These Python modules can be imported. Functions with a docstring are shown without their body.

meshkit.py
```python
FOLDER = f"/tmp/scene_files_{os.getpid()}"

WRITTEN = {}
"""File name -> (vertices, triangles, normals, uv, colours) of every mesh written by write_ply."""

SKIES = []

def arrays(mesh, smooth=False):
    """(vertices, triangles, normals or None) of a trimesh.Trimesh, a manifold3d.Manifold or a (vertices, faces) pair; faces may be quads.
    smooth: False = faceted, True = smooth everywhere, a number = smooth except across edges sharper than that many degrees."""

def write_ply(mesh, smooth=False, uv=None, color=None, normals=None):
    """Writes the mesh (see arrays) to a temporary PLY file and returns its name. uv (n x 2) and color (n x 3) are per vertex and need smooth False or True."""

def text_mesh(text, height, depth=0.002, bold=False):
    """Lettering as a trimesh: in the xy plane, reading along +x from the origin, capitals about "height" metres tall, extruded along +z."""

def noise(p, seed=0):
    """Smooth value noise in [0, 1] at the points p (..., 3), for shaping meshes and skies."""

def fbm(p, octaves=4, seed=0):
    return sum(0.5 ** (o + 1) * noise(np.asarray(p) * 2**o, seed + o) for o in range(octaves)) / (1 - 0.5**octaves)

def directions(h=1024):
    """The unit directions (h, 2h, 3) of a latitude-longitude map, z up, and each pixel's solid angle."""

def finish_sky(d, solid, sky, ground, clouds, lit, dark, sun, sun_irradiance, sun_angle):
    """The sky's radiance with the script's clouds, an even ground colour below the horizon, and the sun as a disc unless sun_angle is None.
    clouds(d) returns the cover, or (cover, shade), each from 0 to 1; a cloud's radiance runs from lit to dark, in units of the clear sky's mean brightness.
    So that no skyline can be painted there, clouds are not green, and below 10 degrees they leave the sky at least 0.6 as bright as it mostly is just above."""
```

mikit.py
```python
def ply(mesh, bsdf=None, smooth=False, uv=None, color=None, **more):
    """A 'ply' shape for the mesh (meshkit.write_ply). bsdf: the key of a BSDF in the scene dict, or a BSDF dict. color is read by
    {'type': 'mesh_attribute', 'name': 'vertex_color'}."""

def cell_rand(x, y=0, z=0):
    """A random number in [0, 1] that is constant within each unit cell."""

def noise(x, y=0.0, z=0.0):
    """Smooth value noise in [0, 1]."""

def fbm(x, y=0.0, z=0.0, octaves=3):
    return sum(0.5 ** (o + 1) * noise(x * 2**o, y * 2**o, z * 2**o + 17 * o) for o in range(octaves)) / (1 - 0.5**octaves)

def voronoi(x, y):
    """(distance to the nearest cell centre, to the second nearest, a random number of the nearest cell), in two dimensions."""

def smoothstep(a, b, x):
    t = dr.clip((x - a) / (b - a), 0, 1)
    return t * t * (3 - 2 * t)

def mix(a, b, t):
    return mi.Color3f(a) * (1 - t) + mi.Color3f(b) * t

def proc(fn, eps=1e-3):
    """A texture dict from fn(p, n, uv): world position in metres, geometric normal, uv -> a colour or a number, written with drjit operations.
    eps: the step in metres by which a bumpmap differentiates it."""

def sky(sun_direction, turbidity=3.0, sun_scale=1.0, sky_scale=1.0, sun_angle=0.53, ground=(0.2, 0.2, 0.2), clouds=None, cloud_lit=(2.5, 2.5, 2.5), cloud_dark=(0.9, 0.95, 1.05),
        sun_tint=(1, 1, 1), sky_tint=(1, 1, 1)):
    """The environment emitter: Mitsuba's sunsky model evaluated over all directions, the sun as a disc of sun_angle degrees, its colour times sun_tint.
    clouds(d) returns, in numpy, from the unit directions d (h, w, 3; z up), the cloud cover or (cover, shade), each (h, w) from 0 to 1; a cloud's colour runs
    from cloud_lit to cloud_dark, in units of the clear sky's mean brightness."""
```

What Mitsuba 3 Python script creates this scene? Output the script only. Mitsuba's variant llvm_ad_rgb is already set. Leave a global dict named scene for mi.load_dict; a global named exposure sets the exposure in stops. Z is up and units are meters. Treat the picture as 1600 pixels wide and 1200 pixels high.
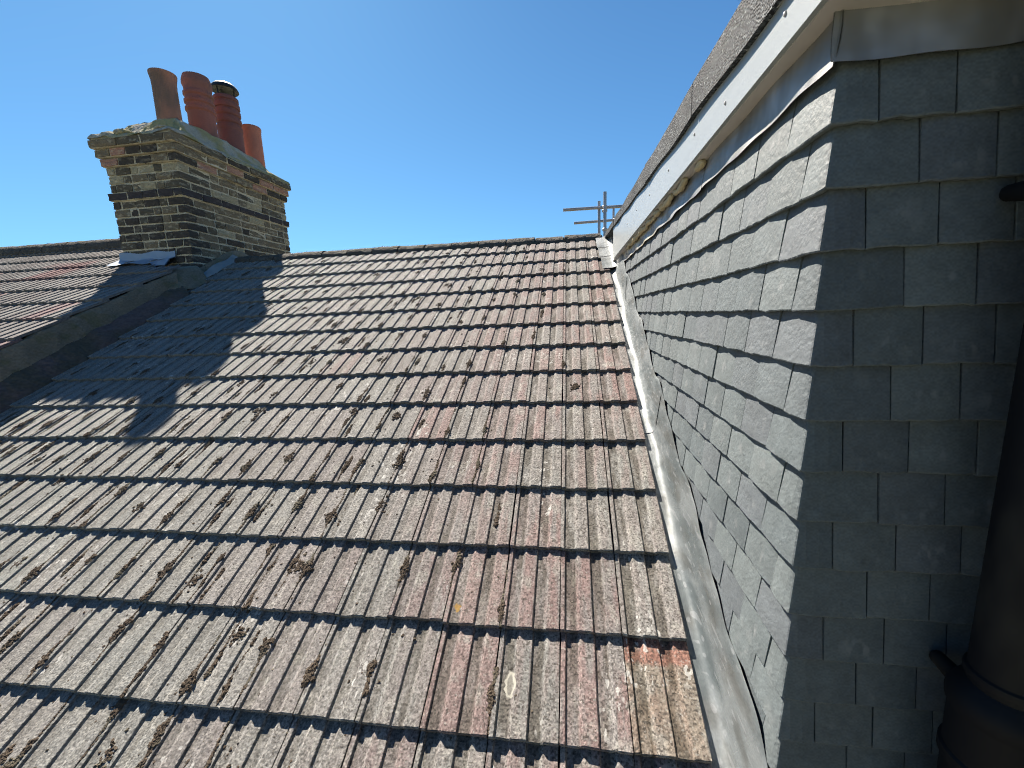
import math
import numpy as np, trimesh, mitsuba as mi, drjit as dr, mikit, meshkit
from mikit import noise, fbm, cell_rand, smoothstep, mix

rng = np.random.default_rng(7)
scene, labels = {}, {}
CZ = 7.5                                    # height of the camera above the ground; everything is modelled round the lens and lifted by this

# ------------------------------------------------------------------ camera, sky, exposure
R_ = np.array([0.9897600769341101, 0.1377258211143053, -0.037504510472404384])
U_ = np.array([0.013625537320737464, 0.17038599256435674, 0.9852831868405042])
F_ = np.array([-0.1420891791802089, 0.9757049819162805, -0.1667646647933703])
M = np.eye(4)
M[:3, 0], M[:3, 1], M[:3, 2], M[:3, 3] = -R_, U_, F_, [0, 0, CZ]
scene['camera'] = {'type': 'perspective', 'fov': 102.93, 'fov_axis': 'x', 'near_clip': 0.05, 'far_clip': 2000.0, 'to_world': mi.ScalarTransform4f(M.tolist())}
SUN = np.array([-0.79, 1.0, 1.44])
scene['sky'] = mikit.sky(SUN.tolist(), turbidity=2.15, sun_scale=3.1, sun_tint=(.93, 1.01, 1.17), sky_scale=.66, sky_tint=(.70, 1.14, 1.38))
exposure = 2.3

# ------------------------------------------------------------------ geometry found from the photograph
TH = math.radians(28.6407)
CT, ST = math.cos(TH), math.sin(TH)
Y0, Z0 = 1.13938, -1.42164                  # the lowest whole tile course ends here
G, W = 0.345, 0.23919                       # tile gauge and cover width
XV = 0.42383                                # right-hand verge
XC, YF = 0.49795, 0.93023                   # dormer cheek plane and front plane
HZ0, HG = 0.45341, 0.116925                 # hung tiles: height of course 0, gauge
WC, WF = 0.16645, 0.12770                   # hung tile widths on cheek and front
A0, A1, B0, B1 = 0.0913, 0.1658, 0.0842, 0.1650
XCH, YCH, XCL, YCFAR = -4.75, 4.79, -5.785, 6.74   # chimney body


def rp(x, w, o):
    """roof coordinates (x, up the slope, off the slope) -> point"""
    x, w, o = np.broadcast_arrays(np.asarray(x, float), np.asarray(w, float), np.asarray(o, float))
    return np.stack([x, Y0 + w * CT - o * ST, Z0 + w * ST + o * CT], -1)


TH2 = math.radians(25.34)
CT2, ST2, G2 = math.cos(TH2), math.sin(TH2), 0.410


def rp2(x, w, o):
    """the same on the neighbour's slope, which is a little flatter and steps up from ours"""
    x, w, o = np.broadcast_arrays(np.asarray(x, float), np.asarray(w, float), np.asarray(o, float))
    return np.stack([x, 4.33583 + w * CT2 - o * ST2, 0.64311 + w * ST2 + o * CT2], -1)


# ------------------------------------------------------------------ helpers
used = {}


def key_for(name, parent=None):
    k = (parent + '__' if parent else '') + name
    n = used.get(k, -1) + 1
    used[k] = n
    return k if n == 0 else f'{k}_{n:03d}'


def add(name, mesh, bsdf, parent=None, smooth=False, uv=None, label=None, cat=None, group=None, kind=None):
    k = key_for(name, parent)
    if isinstance(mesh, trimesh.Trimesh):
        v, f = np.array(mesh.vertices), np.array(mesh.faces)
    else:
        v, f = np.array(mesh[0], float), np.array(mesh[1], int)
        if f.shape[1] == 4:
            f = np.vstack([f[:, [0, 1, 2]], f[:, [0, 2, 3]]])
    v = v + [0, 0, CZ]
    m = trimesh.Trimesh(v, f, process=False)
    scene[k] = mikit.ply(m, bsdf, smooth=smooth, uv=uv)
    d = {a: b for a, b in (('label', label), ('category', cat), ('group', group), ('kind', kind)) if b}
    if d:
        labels[k] = d
    return k


def thing(name, label, cat, group=None, kind=None):
    k = key_for(name)
    labels[k] = {'label': label, 'category': cat}
    if group: labels[k]['group'] = group
    if kind: labels[k]['kind'] = kind
    return k


class MB:
    """collects quads and triangles"""
    def __init__(self): self.v, self.f, self.uv, self.n = [], [], [], 0
    def grid(self, P, uv=None, flip=False):
        a, b = P.shape[:2]
        i = np.arange(a * b).reshape(a, b) + self.n
        q = np.stack([i[:-1, :-1], i[1:, :-1], i[1:, 1:], i[:-1, 1:]], -1).reshape(-1, 4)
        if flip: q = q[:, ::-1]
        self.v.append(P.reshape(-1, 3)); self.f += [q[:, [0, 1, 2]], q[:, [0, 2, 3]]]
        self.uv.append(np.zeros((a * b, 2)) if uv is None else uv.reshape(-1, 2)); self.n += a * b
    def mesh(self, v, f):
        self.v.append(np.asarray(v, float)); self.f.append(np.asarray(f) + self.n)
        self.uv.append(np.zeros((len(v), 2))); self.n += len(v)
    def out(self): return np.vstack(self.v), np.vstack(self.f)
    def uvs(self): return np.vstack(self.uv)


def box(x0, x1, y0, y1, z0, z1):
    m = trimesh.creation.box([x1 - x0, y1 - y0, z1 - z0]); m.apply_translation([(x0 + x1) / 2, (y0 + y1) / 2, (z0 + z1) / 2]); return m


def tube(points, radii, sides=10, caps=True):
    p = np.asarray(points, float); r = np.broadcast_to(radii, (len(p),))
    t = np.gradient(p, axis=0); t /= np.linalg.norm(t, axis=1, keepdims=True)
    ref = np.array([0, 0, 1.0]) if abs(t[0, 2]) < 0.8 else np.array([1.0, 0, 0])
    a = np.cross(t, ref); a /= np.linalg.norm(a, axis=1, keepdims=True); b = np.cross(t, a)
    an = np.arange(sides) * 2 * np.pi / sides
    v = p[:, None] + r[:, None, None] * (np.cos(an)[None, :, None] * a[:, None] + np.sin(an)[None, :, None] * b[:, None])
    n = len(p); f = []
    for i in range(n - 1):
        for j in range(sides):
            k = (j + 1) % sides
            f += [[i * sides + j, (i + 1) * sides + k, (i + 1) * sides + j], [i * sides + j, i * sides + k, (i + 1) * sides + k]]
    v = v.reshape(-1, 3)
    if caps:
        v = np.vstack([v, p[:1], p[-1:]])
        for j in range(sides):
            k = (j + 1) % sides
            f += [[n * sides, k, j], [n * sides + 1, (n - 1) * sides + j, (n - 1) * sides + k]]
    return trimesh.Trimesh(v, f, process=False)


def lathe(profile, center, sides=40, squash=1.0):
    pr = np.asarray(profile, float); an = np.linspace(0, 2 * np.pi, sides, endpoint=False)
    v = np.stack([center[0] + squash * pr[:, None, 0] * np.cos(an), center[1] + pr[:, None, 0] * np.sin(an), center[2] + np.repeat(pr[:, 1:2], sides, 1)], -1).reshape(-1, 3)
    f = []
    for i in range(len(pr) - 1):
        for j in range(sides):
            k = (j + 1) % sides
            f += [[i * sides + j, i * sides + k, (i + 1) * sides + k], [i * sides + j, (i + 1) * sides + k, (i + 1) * sides + j]]
    return trimesh.Trimesh(v, f, process=False)


def displaced(mesh, amp, freq, seed=0, rounds=0):
    m = mesh
    for _ in range(rounds): m = m.subdivide()
    v = np.array(m.vertices)
    d = np.stack([meshkit.fbm(v * freq, 3, seed + s) - 0.5 for s in (1, 2, 3)], -1)
    return trimesh.Trimesh(v + d * 2 * amp, m.faces, process=False)


# ------------------------------------------------------------------ materials
def C(*c): return mi.Color3f(*c)


def mat(name, color, rough=0.9, bump=None, eps=1e-3, spec=0.3, metallic=0.0, **more):
    p = {'type': 'principled', 'base_color': mikit.proc(color) if callable(color) else {'type': 'rgb', 'value': list(color)},
         'roughness': mikit.proc(rough) if callable(rough) else rough, 'specular': spec, **more}
    if metallic: p['metallic'] = metallic
    if bump is not None:
        p = {'type': 'bumpmap', 'tex': mikit.proc(bump, eps), 'scale': 1.0, 'bsdf': p}
    scene[name] = {'type': 'twosided', 'bsdf': p}
    return name


def ids(uv):
    ci, ri = dr.floor(uv.x / 10), dr.floor(uv.y / 10)
    return ci, ri, uv.x - 10 * ci, uv.y - 10 * ri - 1


def roof_tile_color(p, n, uv):
    ci, ri, lu, lw = ids(uv)
    r1, r2, r3 = cell_rand(ci, ri, 1), cell_rand(ci, ri, 2), cell_rand(ci, ri, 3)
    f = lu / W
    east = smoothstep(-1.7, 0.45, p.x)
    red = east * (.25 + .75 * smoothstep(.1, .8, r2)) * smoothstep(.30, .62, fbm(p.x * 34, p.y * 5, p.z * 5)) * .62
    red = dr.maximum(red, smoothstep(0.955, 0.96, r3) * 0.5 * smoothstep(-3.5, -1.0, p.x))
    c = mix(C(.280, .280, .266), C(.262, .274, .258), r1)
    c = mix(c, C(.240, .218, .213), (.35 + .65 * smoothstep(.25, .8, r2)) * smoothstep(-3.6, -.6, p.x) * .8)
    trough = smoothstep(.08, .10, f) * (1 - smoothstep(.25, .31, f)) + smoothstep(.55, .57, f) * (1 - smoothstep(.71, .78, f))
    c = mix(c, C(.295, .170, .158), red * (1 - .65 * trough))
    first = (1 - smoothstep(.0, .01, dr.abs(ci - 1))) * (1 - smoothstep(.0, .01, dr.abs(ri - 5)))
    c = mix(c, C(.27, .225, .165), first * .6)
    c = mix(c, C(.30, .165, .13), first * smoothstep(.262, .285, lw + .02 * noise(p.x * 60, p.y * 60, 1.0)))
    # lichen bloom, grit and dirt
    c = mix(c, C(.35, .345, .315), smoothstep(.55, .76, fbm(p.x * 26, p.y * 17, p.z * 17)) * .6)
    grit = fbm(p.x * 165, p.y * 165, p.z * 165, octaves=2)
    gs = 1.15 + .75 * smoothstep(-3.2, -.8, p.x)
    c = c * (1 - .5 * gs + gs * grit)
    c = mix(c, C(.42, .41, .375), smoothstep(.74, .81, noise(p.x * 170, p.y * 170, p.z * 170 + 9)) * .6)
    c = mix(c, C(.07, .062, .052), smoothstep(.68, .78, noise(p.x * 150, p.y * 150, p.z * 150 + 31)) * (.35 + .40 * east))
    dirt = smoothstep(.22, .70, fbm(p.x * 40, p.y * 8, p.z * 8 + 5)) * (.12 + (.40 + .75 * east) * trough)
    c = mix(c, c * C(.50, .48, .445), dr.minimum(dirt, 1.0))
    joint = (1 - smoothstep(.0, .022, f)) + smoothstep(.975, 1.0, f)
    c = mix(c, C(.08, .072, .06), joint * .55)
    # a pale lichen ring, an orange one and a few droppings
    rx, ry = (p.x + .234) / .020, (p.y - 1.268) / .040
    rd = dr.sqrt(rx * rx + ry * ry) + .35 * (noise(p.x * 90, p.y * 90, 2.0) - .5)
    c = mix(c, C(.52, .51, .44), (1 - smoothstep(.9, 1.1, rd)) * (.35 + .65 * smoothstep(.55, .8, rd)))
    c = mix(c, C(.42, .25, .05), (1 - smoothstep(.012, .018, dr.sqrt(dr.square(p.x + .486) + dr.square(p.y - 1.491)) + .012 * (noise(p.x * 150, p.y * 150, 1.0) - .5))) * .8)
    spl = noise(p.x * 7.3 + 3, p.y * 5.1, 8.0) * smoothstep(.66, .72, fbm(p.x * 60, p.y * 40, 2.0))
    c = mix(c, C(.60, .60, .57), smoothstep(.70, .78, spl) * .7)
    return c * (.435 + .06 * cell_rand(ci, ri, 7))


def neighbour_tile_color(p, n, uv):
    ci, ri, lu, lw = ids(uv)
    r1, r2 = cell_rand(ci, ri, 11), cell_rand(ci, ri, 12)
    c = mix(C(.30, .295, .275), C(.255, .235, .225), r1)
    paint = (smoothstep(.0, .25, p.x + 7.05) * (1 - smoothstep(.0, .2, p.x + 6.35))) * smoothstep(4.28, 4.34, p.y) * (1 - smoothstep(4.85, 4.95, p.y))
    paint = paint * smoothstep(.3, .5, noise(p.x * 5, p.y * 5, 2.0))
    c = mix(c, C(.34, .135, .135), dr.maximum(paint * .65, smoothstep(.95, .97, r2) * .4))
    c = c * (.55 + .9 * fbm(p.x * 120, p.y * 120, p.z * 120, octaves=2))
    return c * (.33 + .10 * r2)


def grit_bump(p, n, uv):
    return fbm(p.x * 190, p.y * 190, p.z * 190, octaves=2) * .0022 + noise(p.x * 45, p.y * 45, p.z * 45) * .0016


mat('m_roof_tile', roof_tile_color, .92, grit_bump, 6e-4, spec=.25)
mat('m_neighbour_tile', neighbour_tile_color, .92, grit_bump, 1e-3, spec=.25)


def hung_color(p, n, uv):
    ci, ri, la, lz = ids(uv)
    r1, r2 = cell_rand(ci, ri, 21), cell_rand(ci, ri, 22)
    c = mix(C(.057, .070, .076), C(.075, .089, .093), r1)
    c = mix(c, C(.064, .074, .083), smoothstep(.5, .9, r2) * .8)
    c = c * (.80 + .40 * fbm(p.x * 28, p.y * 28, p.z * 28))
    c = c * (.82 + .36 * noise(p.x * 260, p.y * 260, p.z * 260))
    # scuffs and pale bloom in the lower middle of a tile
    mid = dr.exp(-dr.square((la - .07) / .035) - dr.square((lz - .035 - .02 * r1) / .022))
    c = mix(c, C(.13, .138, .142), smoothstep(.52, .75, fbm(p.x * 55, p.y * 55, p.z * 25 + 40 * r2)) * mid * .75)
    c = mix(c, C(.105, .116, .12), smoothstep(.70, .80, fbm(p.x * 18 + 3, p.y * 18, p.z * 9)) * .35)
    edge = 1 - smoothstep(.0, .006, lz)
    c = c * (.93 + .14 * cell_rand(ci, ri, 25))
    return mix(c, c * 1.25, edge * .4)


def hung_bump(p, n, uv):
    return fbm(p.x * 130, p.y * 130, p.z * 100, octaves=4) * .0021


mat('m_hung_tile', hung_color, .68, hung_bump, 8e-4, spec=.35)


def lead_color(p, n, uv):
    a = fbm(p.x * 9, p.y * 5, p.z * 9)
    c = mix(C(.07, .084, .089), C(.135, .15, .156), smoothstep(.3, .7, a))
    c = mix(c, C(.062, .064, .06), smoothstep(.48, .75, fbm(p.x * 22 + 5, p.y * 8, p.z * 14)) * .6)
    c = mix(c, C(.22, .23, .24), smoothstep(.72, .80, noise(p.x * 60, p.y * 25, p.z * 60)) * .35)
    c = c * mix(C(1, 1, 1), C(1.15, 1.15, 1.15), smoothstep(2.40, 2.42, p.y))      # the upper sheets are newer and cleaner
    return c * (.9 + .2 * noise(p.x * 180, p.y * 180, p.z * 180))


def lead_rough(p, n, uv): return .44 + .22 * fbm(p.x * 14, p.y * 7, p.z * 14)
def lead_bump(p, n, uv): return fbm(p.x * 12, p.y * 7, p.z * 12) * .006 + noise(p.x * 70, p.y * 70, p.z * 70) * .0005


mat('m_lead', lead_color, lead_rough, lead_bump, 2e-3, spec=.35, metallic=.25)


def apron_color(p, n, uv):
    a = fbm(p.x * 16, p.y * 16, p.z * 5)
    c = mix(C(.17, .175, .178), C(.28, .29, .30), smoothstep(.3, .7, a))
    c = mix(c, C(.14, .13, .105), smoothstep(.35, .7, fbm(p.x * 7 + 3, p.y * 7, p.z * 9)) * .6)
    foam = smoothstep(2.0, 3.2, p.y) * smoothstep(.42, .6, fbm(p.x * 30, p.y * 12, p.z * 34))
    return mix(c, C(.48, .43, .29), foam * .75)


mat('m_apron', apron_color, .48, lead_bump, 2e-3, spec=.5, metallic=.45)
mat('m_blue_lead', lambda p, n, uv: mix(C(.16, .205, .27), C(.22, .27, .33), fbm(p.x * 8, p.y * 8, p.z * 8)), .5, lead_bump, 2e-3, metallic=.3)
mat('m_grey_lead', lambda p, n, uv: mix(C(.14, .17, .18), C(.21, .24, .245), fbm(p.x * 12, p.y * 12, p.z * 12)), .6, lead_bump, 2e-3, metallic=.2)


def mortar_color(p, n, uv):
    c = mix(C(.17, .150, .115), C(.12, .108, .08), fbm(p.x * 6, p.y * 6, p.z * 6))
    c = mix(c, C(.09, .093, .05), smoothstep(.5, .75, fbm(p.x * 11, p.y * 11, p.z * 11 + 4)) * .6)
    return c * (.7 + .6 * fbm(p.x * 70, p.y * 70, p.z * 70, octaves=2))


def mortar_bump(p, n, uv): return fbm(p.x * 40, p.y * 40, p.z * 40, octaves=4) * .02


mat('m_mortar', mortar_color, .95, mortar_bump, 2e-3, spec=.2)
mat('m_fillet', lambda p, n, uv: mix(C(.085, .068, .066), C(.062, .058, .044), smoothstep(.35, .7, fbm(p.x * 5, p.y * 5, p.z * 5))) * (.65 + .7 * fbm(p.x * 60, p.y * 60, p.z * 60, octaves=2)), .95, mortar_bump, 2e-3, spec=.2)
mat('m_joint', lambda p, n, uv: mix(C(.44, .39, .285), C(.32, .285, .21), fbm(p.x * 9, p.y * 9, p.z * 9)) * (.75 + .5 * noise(p.x * 90, p.y * 90, p.z * 90)), .95, lambda p, n, uv: fbm(p.x * 60, p.y * 60, p.z * 60) * .012, 2e-3, spec=.2)


def flaunch_color(p, n, uv):
    c = mix(C(.30, .28, .225), C(.20, .19, .155), fbm(p.x * 9, p.y * 9, p.z * 9))
    c = mix(c, C(.20, .17, .05), smoothstep(.38, .62, fbm(p.x * 5 + 8, p.y * 5, p.z * 5)) * .7)
    return c * (.7 + .6 * fbm(p.x * 50, p.y * 50, p.z * 50))


mat('m_flaunching', flaunch_color, .95, mortar_bump, 3e-3, spec=.2)


def brick_mat(name, c0, c1, pale=.3):
    def col(p, n, uv):
        c = mix(C(*c0), C(*c1), fbm(p.x * 14, p.y * 14, p.z * 14))
        c = mix(c, C(.42, .38, .28), smoothstep(.55, .72, fbm(p.x * 21 + 2, p.y * 21, p.z * 34)) * pale)
        return c * (.6 + .8 * fbm(p.x * 70, p.y * 70, p.z * 70, octaves=2))
    return mat(name, col, .93, lambda p, n, uv: fbm(p.x * 45, p.y * 45, p.z * 45) * .014, 2e-3, spec=.2)


brick_mat('m_brick_soot', (.032, .028, .025), (.06, .05, .04), .15)
brick_mat('m_brick_stock', (.165, .132, .085), (.10, .08, .055), .35)
brick_mat('m_brick_olive', (.095, .08, .055), (.055, .047, .036), .3)
brick_mat('m_brick_pink', (.30, .175, .125), (.22, .115, .085), .3)
brick_mat('m_brick_pale', (.29, .25, .165), (.20, .172, .115), .45)
brick_mat('m_brick_band', (.03, .026, .028), (.05, .043, .043), .05)


def pot_mat(name, a, b, soot):
    def col(p, n, uv):
        c = mix(C(*a), C(*b), fbm(p.x * 6, p.y * 6, p.z * 4))
        c = mix(c, C(.07, .06, .05), smoothstep(.42, .75, fbm(p.x * 4 + 2, p.y * 4, p.z * 2.2 + 6)) * soot)
        return c * (.85 + .3 * fbm(p.x * 80, p.y * 80, p.z * 80))
    return mat(name, col, .8, lambda p, n, uv: fbm(p.x * 50, p.y * 50, p.z * 50) * .004, 2e-3, spec=.3)


pot_mat('m_pot_old', (.32, .15, .10), (.25, .115, .078), .8)
pot_mat('m_pot_red', (.235, .09, .07), (.19, .072, .058), .4)
pot_mat('m_pot_dark', (.155, .064, .056), (.12, .052, .048), .4)
pot_mat('m_pot_orange', (.39, .15, .10), (.32, .12, .082), .2)
mat('m_cowl', (.010, .013, .014), .5, spec=.25)


def moss_color(p, n, uv):
    c = mix(C(.070, .056, .043), C(.042, .034, .027), fbm(p.x * 60, p.y * 60, p.z * 60))
    c = mix(c, C(.083, .078, .06), smoothstep(.5, .75, noise(p.x * 19, p.y * 19, p.z * 19)) * .7)
    return c * (.6 + .8 * noise(p.x * 300, p.y * 300, p.z * 300))


mat('m_moss', moss_color, 1.0, spec=.05)
mat('m_deck', (.05, .045, .04), .95, spec=.1)


def ridge_color(p, n, uv):
    c = mix(C(.07, .065, .056), C(.042, .039, .032), fbm(p.x * 8, p.y * 8, p.z * 8))
    c = mix(c, C(.105, .102, .085), smoothstep(.55, .75, fbm(p.x * 25, p.y * 25, p.z * 25 + 3)) * .6)
    return c * (.5 + fbm(p.x * 90, p.y * 90, p.z * 90, octaves=2))


mat('m_ridge', ridge_color, .95, mortar_bump, 2e-3, spec=.2)


def felt_color(p, n, uv):
    g = noise(p.x * 210, p.y * 210, p.z * 210)
    c = mix(C(.005, .007, .010), C(.040, .050, .058), smoothstep(.4, .7, g))
    c = mix(c, C(.20, .22, .225), smoothstep(.74, .82, noise(p.x * 170 + 7, p.y * 170, p.z * 170)) * .85)
    return c * (.85 + .3 * fbm(p.x * 6, p.y * 6, p.z * 6))


mat('m_felt', felt_color, .9, lambda p, n, uv: noise(p.x * 260, p.y * 260, p.z * 260) * .0025, 6e-4, spec=.4)
mat('m_white', lambda p, n, uv: mix(C(.205, .222, .225), C(.18, .195, .197), smoothstep(.55, .8, fbm(p.x * 8, p.y * 3, p.z * 20)) * .5), .35, spec=.5)
mat('m_soffit', (.36, .34, .325), .5, spec=.4)
mat('m_foam', lambda p, n, uv: mix(C(.40, .345, .23), C(.29, .235, .14), fbm(p.x * 25, p.y * 25, p.z * 25)), .8, lambda p, n, uv: fbm(p.x * 60, p.y * 60, p.z * 60) * .006, 2e-3)
mat('m_pipe', lambda p, n, uv: mix(C(.006, .006, .007), C(.026, .024, .019), smoothstep(.5, .8, fbm(p.x * 14, p.y * 14, p.z * 5)) * .5), .62, spec=.12)
mat('m_screw', (.35, .34, .33), .4, metallic=.8)
mat('m_nail', (.25, .25, .26), .5, spec=.5)
mat('m_pole', lambda p, n, uv: mix(C(.33, .34, .36), C(.24, .22, .21), fbm(p.x * 5, p.y * 5, p.z * 5)), .45, metallic=.6)
mat('m_ground', lambda p, n, uv: mix(C(.10, .115, .06), C(.17, .16, .12), fbm(p.x * .3, p.y * .3, 0.0)), .95)
mat('m_house', lambda p, n, uv: mix(C(.33, .28, .20), C(.26, .21, .15), fbm(p.x * 4, p.y * 4, p.z * 8)), .95)
mat('m_board', (.33, .31, .28), .8)

# ------------------------------------------------------------------ ground
add('ground', ([[-600, -600, -CZ], [600, -600, -CZ], [600, 600, -CZ], [-600, 600, -CZ]], [[0, 1, 2], [0, 2, 3]]), 'm_ground',
    label='garden ground far below the roofs', kind='structure')

# ------------------------------------------------------------------ interlocking roof tiles
PF = np.array([0, .010, .066, .074, .090, .100, .262, .280, .318, .335, .535, .544, .560, .572, .728, .746, .782, .799, .990, 1.0])
PH = np.array([.93, 1, 1, .88, .14, 0, 0, .14, .92, 1.02, 1, .88, .14, 0, 0, .14, .92, 1.02, 1, .93])
TT, RH, LAP = 0.0225, 0.0098, 0.055


def roof_tile(xl, w0, col, row, clip=1.0, L=None, rp=rp, G=G):
    """one interlocking concrete tile: two raised ribs and two troughs, a thick nose, a lap under the next course"""
    keep = PF <= clip + 1e-6
    pf, ph = PF[keep], PH[keep]
    gap = .0022
    x = xl + gap + pf * (W - 2 * gap)
    L = G + LAP if L is None else L
    ws = np.array([0, .004, .05, .12, .20, min(.28, L * .85), L])
    jx, jw, jo, rot = rng.normal(0, .0012), rng.normal(0, .0022), rng.normal(0, .0009), rng.normal(0, .004)
    X, Wg = np.meshgrid(x, ws, indexing='ij')
    chip = np.zeros_like(X); chip[:, 0] = np.clip(rng.normal(0, .0011, len(x)), -.003, .003); chip[:, 1] = chip[:, 0]
    ww = Wg + chip
    O = TT * (1 - ww / G) + RH * ph[:, None] + .0008
    O[:, 0] -= .0035
    O += rng.normal(0, .00035, O.shape)
    wav = .009 * (float(meshkit.noise(np.array([xl * .9, row * .37, 2.0]))) - .5)
    wa = w0 + ww + jw + wav + (X - xl - W / 2) * rot
    xa = X + jx - (ww - G / 2) * rot
    top = rp(xa, wa, O + jo)
    uv = np.stack([10 * col + (X - xl), 10 * row + 1 + ww], -1)
    b = MB()
    b.grid(top, uv)
    low = rp(xa[:, :1], wa[:, :1] + .001, O[:, :1] + jo - TT + .003)
    b.grid(np.concatenate([low, top[:, :1]], 1), np.concatenate([uv[:, :1], uv[:, :1]], 1))
    for side, fl in ((0, False), (-1, True)):
        lo = rp(xa[side], wa[side], O[side] + jo - TT)
        b.grid(np.stack([lo, top[side]], 0), np.stack([uv[side], uv[side]], 0), flip=fl)
    return b


NCOL = 22
cands = []
Cam = np.stack([R_, U_, F_])
for row in range(-3, 14):
    for col in range(NCOL):
        xl = XV - (col + 1) * W
        c4 = rp(np.array([xl, xl + W, xl, xl + W]), np.array([row, row, row + 1, row + 1]) * G, 0.0) @ Cam.T
        vis = c4[:, 2] > .15
        if vis.sum() < 2: area = 0
        else:
            s = c4[vis, :2] / c4[vis, 2:] * 637
            inside = (np.abs(s[:, 0]) < 800) & (np.abs(s[:, 1]) < 600)
            area = inside.sum() * np.ptp(s[:, 0]) * np.ptp(s[:, 1]) if inside.any() else 0
        cands.append((area, row, col, xl))
cands.sort(key=lambda c: -c[0])
roof = thing('tiled_roof', 'big weathered grey interlocking tile roof slope with brown moss in its joints', 'roof')
rest = MB()
for i, (area, row, col, xl) in enumerate(cands):
    L = .24 if row == 13 else None
    b = roof_tile(xl, row * G, col + 1, row + 5, L=L)
    if i < 300:
        add('tile', b.out(), 'm_roof_tile', roof, uv=b.uvs())
    else:
        n0 = rest.n; v, f = b.out(); rest.v.append(v); rest.f.append(f + n0); rest.uv.append(b.uvs()); rest.n += len(v)
k = add('tile', rest.out(), 'm_roof_tile', roof, uv=rest.uvs()); labels[k] = {'kind': 'stuff'}
dk = MB()
dk.grid(rp(*np.meshgrid([-4.9, 0.53], np.linspace(-3.6, 14.1, 8) * G, indexing='ij'), -.012))
add('underlay', dk.out(), 'm_deck', roof)
add('rear_slope', ([[-4.9, 5.39, .88], [.6, 5.39, .88], [.6, 11, -2.2], [-4.9, 11, -2.2]], [[0, 1, 2], [0, 2, 3]]), 'm_ridge', roof)


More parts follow.
